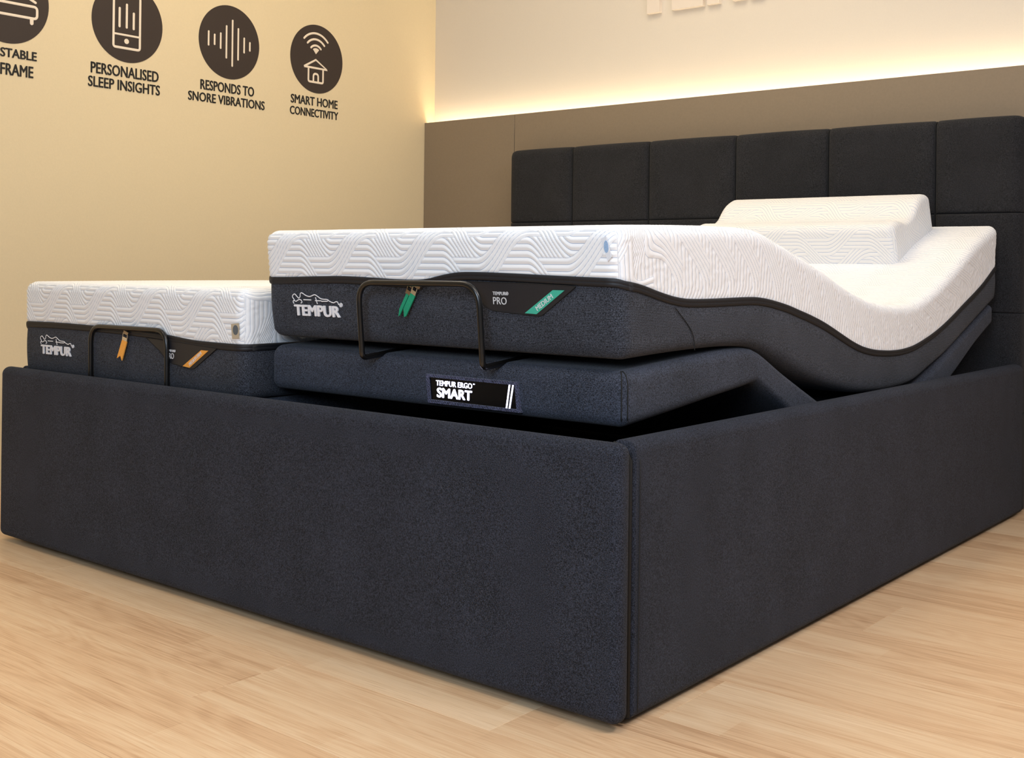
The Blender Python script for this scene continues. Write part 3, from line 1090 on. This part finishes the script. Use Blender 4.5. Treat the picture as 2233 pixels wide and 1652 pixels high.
    mobj('zip_tape', V, np.concatenate(F), M_tape, t, label='black zip tape between the two covers')
    mp = lambda u, v, h: bd.one(u, -h, (v - zf) * fT)
    return t, bd, mp, wb


mR, bdR, mpR, wbR = mattress('mattress', 'bent white and charcoal mattress with a green zip tab, on the raised base', -0.965, -0.060, st_R, 0.222, foot_R, border_R, 0.165)
mL, bdL, mpL, wbL = mattress('mattress', 'flat white and charcoal mattress with an orange zip tab, beside the beige wall', -1.902, -0.986, st_L, 0.238, foot_L, None, 0.010)


def smoothline(pts, n=4):
    pts = np.array(pts, float)
    t = np.arange(len(pts), dtype=float)
    tt = np.linspace(0, len(pts) - 1, (len(pts) - 1) * n + 1)
    return [tuple(p) for p in catmull(t, pts, tt)]


SEAM = [(0.262, 0.6515), (0.283, 0.6365), (0.302, 0.6230), (0.318, 0.6080), (0.326, 0.5930), (0.328, 0.5750)]
tubes('cover_seam', [[(-0.0562, y, z) for y, z in smoothline(SEAM)]], 0.0009, M_pipe, mR, seg=5)


# --- embroidery, woven labels, zip pulls and tags
FIG = [(-0.873, 0.647), (-0.878, 0.653), (-0.876, 0.657), (-0.871, 0.659), (-0.867, 0.657), (-0.861, 0.652), (-0.858, 0.651), (-0.854, 0.654), (-0.853, 0.659), (-0.850, 0.662), (-0.845, 0.661), (-0.836, 0.657), (-0.826, 0.655), (-0.819, 0.656), (-0.809, 0.659), (-0.802, 0.657), (-0.789, 0.651), (-0.771, 0.6500), (-0.765, 0.647), (-0.753, 0.644), (-0.747, 0.646), (-0.741, 0.646), (-0.738, 0.641)]
FIG2 = [(-0.875, 0.640), (-0.877, 0.642), (-0.876, 0.645), (-0.872, 0.645), (-0.868, 0.644), (-0.863, 0.646), (-0.857, 0.648), (-0.852, 0.647), (-0.849, 0.643), (-0.852, 0.641)]
FIG3 = [[(-0.843, 0.648), (-0.821, 0.648)], [(-0.806, 0.653), (-0.802, 0.641)], [(-0.807, 0.647), (-0.790, 0.647), (-0.788, 0.646), (-0.771, 0.6465), (-0.768, 0.649)]]


def logo(parent, mp, tf, tbox, r, bulge):
    f = lambda pts: [tf(a, b) for a, b in pts]
    ls = [line2(f(smoothline(FIG)), r, bulge), line2(f(smoothline(FIG2)), r, bulge)] + [line2(f(l_), r, bulge) for l_ in FIG3]
    o = put('logo', merge(ls), mp, M_white_thread, parent, label='white embroidered outline of a reclining figure')
    put('lettering', text_data('TEMPUR', *tbox, bulge - 0.002, bulge + 0.0012, bold=0.06), mp, M_white_thread, o)
    u, v = tf(-0.731, 0.640)
    put('lettering', text_data('\u00ae', u - 0.0045, u + 0.0045, v - 0.0045, v + 0.0045, bulge - 0.001, bulge + 0.001, bold=0.02), mp, M_white_thread, o)


# the lower cover bulges by up to 3.5 mm, so the add-ons sit on that
logo(mR, mpR, lambda a, b: (a, b), (-0.8745, -0.7355, 0.6145, 0.6375), 0.0011, 0.0040)
kL = 0.149 / 0.140
logo(mL, mpL, lambda a, b: (-1.812 + (a + 0.878) * 1.065, 0.512 + (b - 0.641) * 1.02), (-1.8085, -1.6640, 0.4850, 0.5085), 0.0011, 0.0040)


def roundpoly(poly, r, n=4):
    P = [Vector((a, b, 0)) for a, b in poly]
    out = []
    m = len(P)
    for a in range(m):
        f = fillet([P[a - 1], P[a], P[(a + 1) % m]], r if not isinstance(r, list) else r[a], n)
        out += [(p.x, p.y) for p in f[1:-1]]
    return out


def label_patch(parent, mp, poly, stripe, tb1, tb2, word, wc, wang, wlen, wht, mat_s, b0, desc):
    pl = put('woven_label', prism(roundpoly(poly, [0.002, 0.004, 0.012, 0.004, 0.006, 0.004, 0.002]), b0 - 0.003, b0), mp, M_label, parent, label='black woven product label')
    tubes('label_edge', [[Vector((a, b, b0)) for a, b in roundpoly(poly, [0.002, 0.004, 0.012, 0.004, 0.006, 0.004, 0.002])]], 0.0008, M_pipe, pl, seg=5, closed=True, mapf=lambda p: mp(*p))
    put('stripe', prism(stripe, b0 - 0.0005, b0 + 0.0012), mp, mat_s, pl, label=desc)
    put('lettering', text_data('TEMPUR\u00ae', *tb1, b0, b0 + 0.0008, bold=0.012), mp, M_print, pl)
    put('lettering', text_data('PRO', *tb2, b0, b0 + 0.0008), mp, M_print, pl)
    V, F = text_data(word, -wlen / 2, wlen / 2, -wht / 2, wht / 2, b0 + 0.0012, b0 + 0.0018, bold=0.012)
    c, s = math.cos(wang), math.sin(wang)
    V = [(wc[0] + a * c - b * s * 1.0, wc[1] + a * s + b * c, h) for a, b, h in V]
    put('lettering', (V, F), mp, M_print, pl)


label_patch(mR, mpR, [(-0.405, 0.693), (-0.358, 0.655), (-0.338, 0.6425), (-0.234, 0.636), (-0.222, 0.637), (-0.146, 0.689), (-0.25, 0.692)],
            [(-0.195, 0.6815), (-0.170, 0.6815), (-0.233, 0.6392), (-0.259, 0.6400)],
            (-0.330, -0.294, 0.670, 0.6765), (-0.330, -0.299, 0.6535, 0.6665), 'MEDIUM', (-0.2145, 0.6600), math.radians(33.5), 0.043, 0.0085, M_teal, 0.0042, 'green woven stripe')
label_patch(mL, mpL, [(-1.340, 0.548), (-1.285, 0.520), (-1.255, 0.497), (-1.170, 0.487), (-1.155, 0.488), (-1.073, 0.537), (-1.18, 0.542)],
            [(-1.128, 0.5305), (-1.102, 0.5305), (-1.170, 0.4895), (-1.196, 0.4915)],
            (-1.257, -1.224, 0.5205, 0.5262), (-1.257, -1.230, 0.5050, 0.5180), 'MEDIUM FIRM', (-1.149, 0.5105), math.radians(33.0), 0.052, 0.0075, M_orange, 0.0042, 'orange woven stripe')


def zip_pull(parent, mp, x, z, ang, length, wid, mat, fishtail, b0, second=False):
    """slider, metal clasp and a fabric tab hanging from the zip"""
    def loc(u, v, h, dx=0.0):
        c, s = math.cos(ang), math.sin(ang)
        return mp(x + dx + u * c - v * s, z + u * s + v * c, h)
    tab = put('zip_pull', merge([prism([(-0.008, -0.003), (0.010, -0.003), (0.012, 0.003), (-0.008, 0.004)], b0, b0 + 0.006)]), lambda u, v, h: loc(u, v, h), M_brass, parent, label='metal zip slider with a coloured fabric tab')
    n = 2 if second else 1
    for k_ in range(n):
        dx = -0.0165 * k_
        hh = b0 + 0.004 - 0.003 * k_
        f = lambda u, v, h, dx=dx: loc(u, v, h, dx)
        clasp = [prism([(-wid / 2, -0.020), (wid / 2, -0.020), (wid / 2, -0.011), (-wid / 2, -0.011)], hh, hh + 0.0022),
                 prism([(-wid / 2, -0.011), (-wid / 2 + 0.0016, -0.011), (-wid / 2 + 0.0016, -0.002), (-wid / 2, -0.002)], hh, hh + 0.0018),
                 prism([(wid / 2 - 0.0016, -0.011), (wid / 2, -0.011), (wid / 2, -0.002), (wid / 2 - 0.0016, -0.002)], hh, hh + 0.0018),
                 prism([(-wid / 2, -0.0035), (wid / 2, -0.0035), (wid / 2, -0.0015), (-wid / 2, -0.0015)], hh, hh + 0.0018)]
        w2 = wid if k_ == 0 else wid * 0.55
        put('clasp', merge(clasp), f, M_metal if k_ == 0 else M_brass, tab)
        b, e = -0.019, -length
        if fishtail:
            poly = [(-w2 / 2, b), (-w2 / 2 - 0.0005, e), (0, e + 0.009), (w2 / 2 + 0.0005, e), (w2 / 2, b)]
        else:
            poly = [(-w2 / 2, b), (-w2 / 2, e + 0.013), (w2 * 0.25, e), (w2 / 2, e + 0.004), (w2 / 2, b)]
        V, F = prism(poly, hh - 0.0002, hh + 0.0022)
        V = [(a, c, h + 0.35 * (-0.019 - c) * 0.5) for a, c, h in V]
        put('tab', (V, F), f, mat, tab)


zip_pull(mR, mpR, -0.5140, 0.6835, math.radians(-28), 0.066, 0.0125, M_green, False, 0.004, second=True)
zip_pull(mL, mpL, -1.4150, 0.5560, math.radians(-12), 0.064, 0.0200, M_orange, True, 0.004)


def tag(parent, mp, poly, cen, rad, m1, m2, b0):
    a = put('care_tag', prism(poly, b0, b0 + 0.0015), mp, m1, parent, label='small woven tag at the corner seam')
    put('emblem', prism([(cen[0] + rad[0] * math.cos(t), cen[1] + rad[1] * math.sin(t)) for t in np.linspace(0, 2 * PI, 20, endpoint=False)], b0 + 0.0014, b0 + 0.002), mp, m2, a)


tag(mR, mpR, [(-0.090, 0.768), (-0.079, 0.772), (-0.070, 0.738), (-0.078, 0.731)], (-0.0795, 0.755), (0.0045, 0.010), M_tagw, M_blue, 0.004)
tag(mL, mpL, [(-1.022, 0.592), (-0.996, 0.595), (-0.996, 0.563), (-1.018, 0.561)], (-1.006, 0.580), (0.009, 0.0105), M_tagb, M_slate, 0.004)

# ------------------------------------------------------------------ pillow
pil = thing('pillow', 'white quilted contoured foam pillow on the raised head of the mattress', 'pillow', (-0.56, 1.9, 0.79))
pa_ = math.atan2(0.839 - 0.723, 2.056 - 1.756)
ct, sn = math.cos(pa_), math.sin(pa_)
PL, PT = 0.322, 0.135
hp_s = np.array([0, 0.06, 0.12, 0.17, 0.225, 0.28, 0.322])
hp_h = np.array([0.128, 0.126, 0.104, 0.106, 0.130, 0.134, 0.120])
px0, px1 = -0.885, -0.236
xs = spaced(px0, px1, 0.02, 0.004, 6)
ys = spaced(0, PL, 0.02, 0.005, 6)
zs = spaced(0, PT, 0.02, 0.005, 6)
i, j, k, Q = boxgrid(xs, ys, zs)
p = np.stack([xs[i], ys[j], zs[k]], 1)
q, n = rounded(p, (px0, 0, 0), (px1, PL, PT), 0.02)
U, Vv = p[:, 0].copy(), p[:, 1].copy()
dep = PT - p[:, 2]
foo, hea, lef, rig = j == 0, j == len(ys) - 1, i == 0, i == len(xs) - 1
Vv = np.where(foo, -dep, Vv)
Vv = np.where(hea & ~lef & ~rig, PL + dep, Vv)
U = np.where(lef & ~foo, px0 - dep, U)
U = np.where(rig & ~foo, px1 + dep, U)
pf, _ = quilt_np(U, Vv, 0.22, 0.0115)
isflat = np.linalg.norm(n, axis=1) < 1e-6
seamf = np.where((foo | hea | lef | rig), sm(np.maximum(np.minimum(p[:, 0] - px0, px1 - p[:, 0]), np.minimum(p[:, 1], PL - p[:, 1])) / 0.01), 1)
amp = 0.0014 * pf * seamf
q = q + n * amp[:, None]
q[:, 2] += np.where(isflat & (k > 0), amp, 0)
hs = catmull(hp_s, hp_h[:, None], np.clip(q[:, 1], 0, PL))[:, 0]
q[:, 2] = q[:, 2] / PT * hs
# front face leans back slightly, back rounds
q[:, 1] += 0.010 * (q[:, 2] / 0.13) * np.clip(1 - q[:, 1] / 0.1, 0, 1)
yb, zb = 1.757, 0.7245
Wd = np.stack([q[:, 0], yb + q[:, 1] * ct - q[:, 2] * sn, zb + q[:, 1] * sn + q[:, 2] * ct], 1)
mobj('cover', Wd, Q, M_pillowq, pil, uv=np.stack([U, Vv], 1))
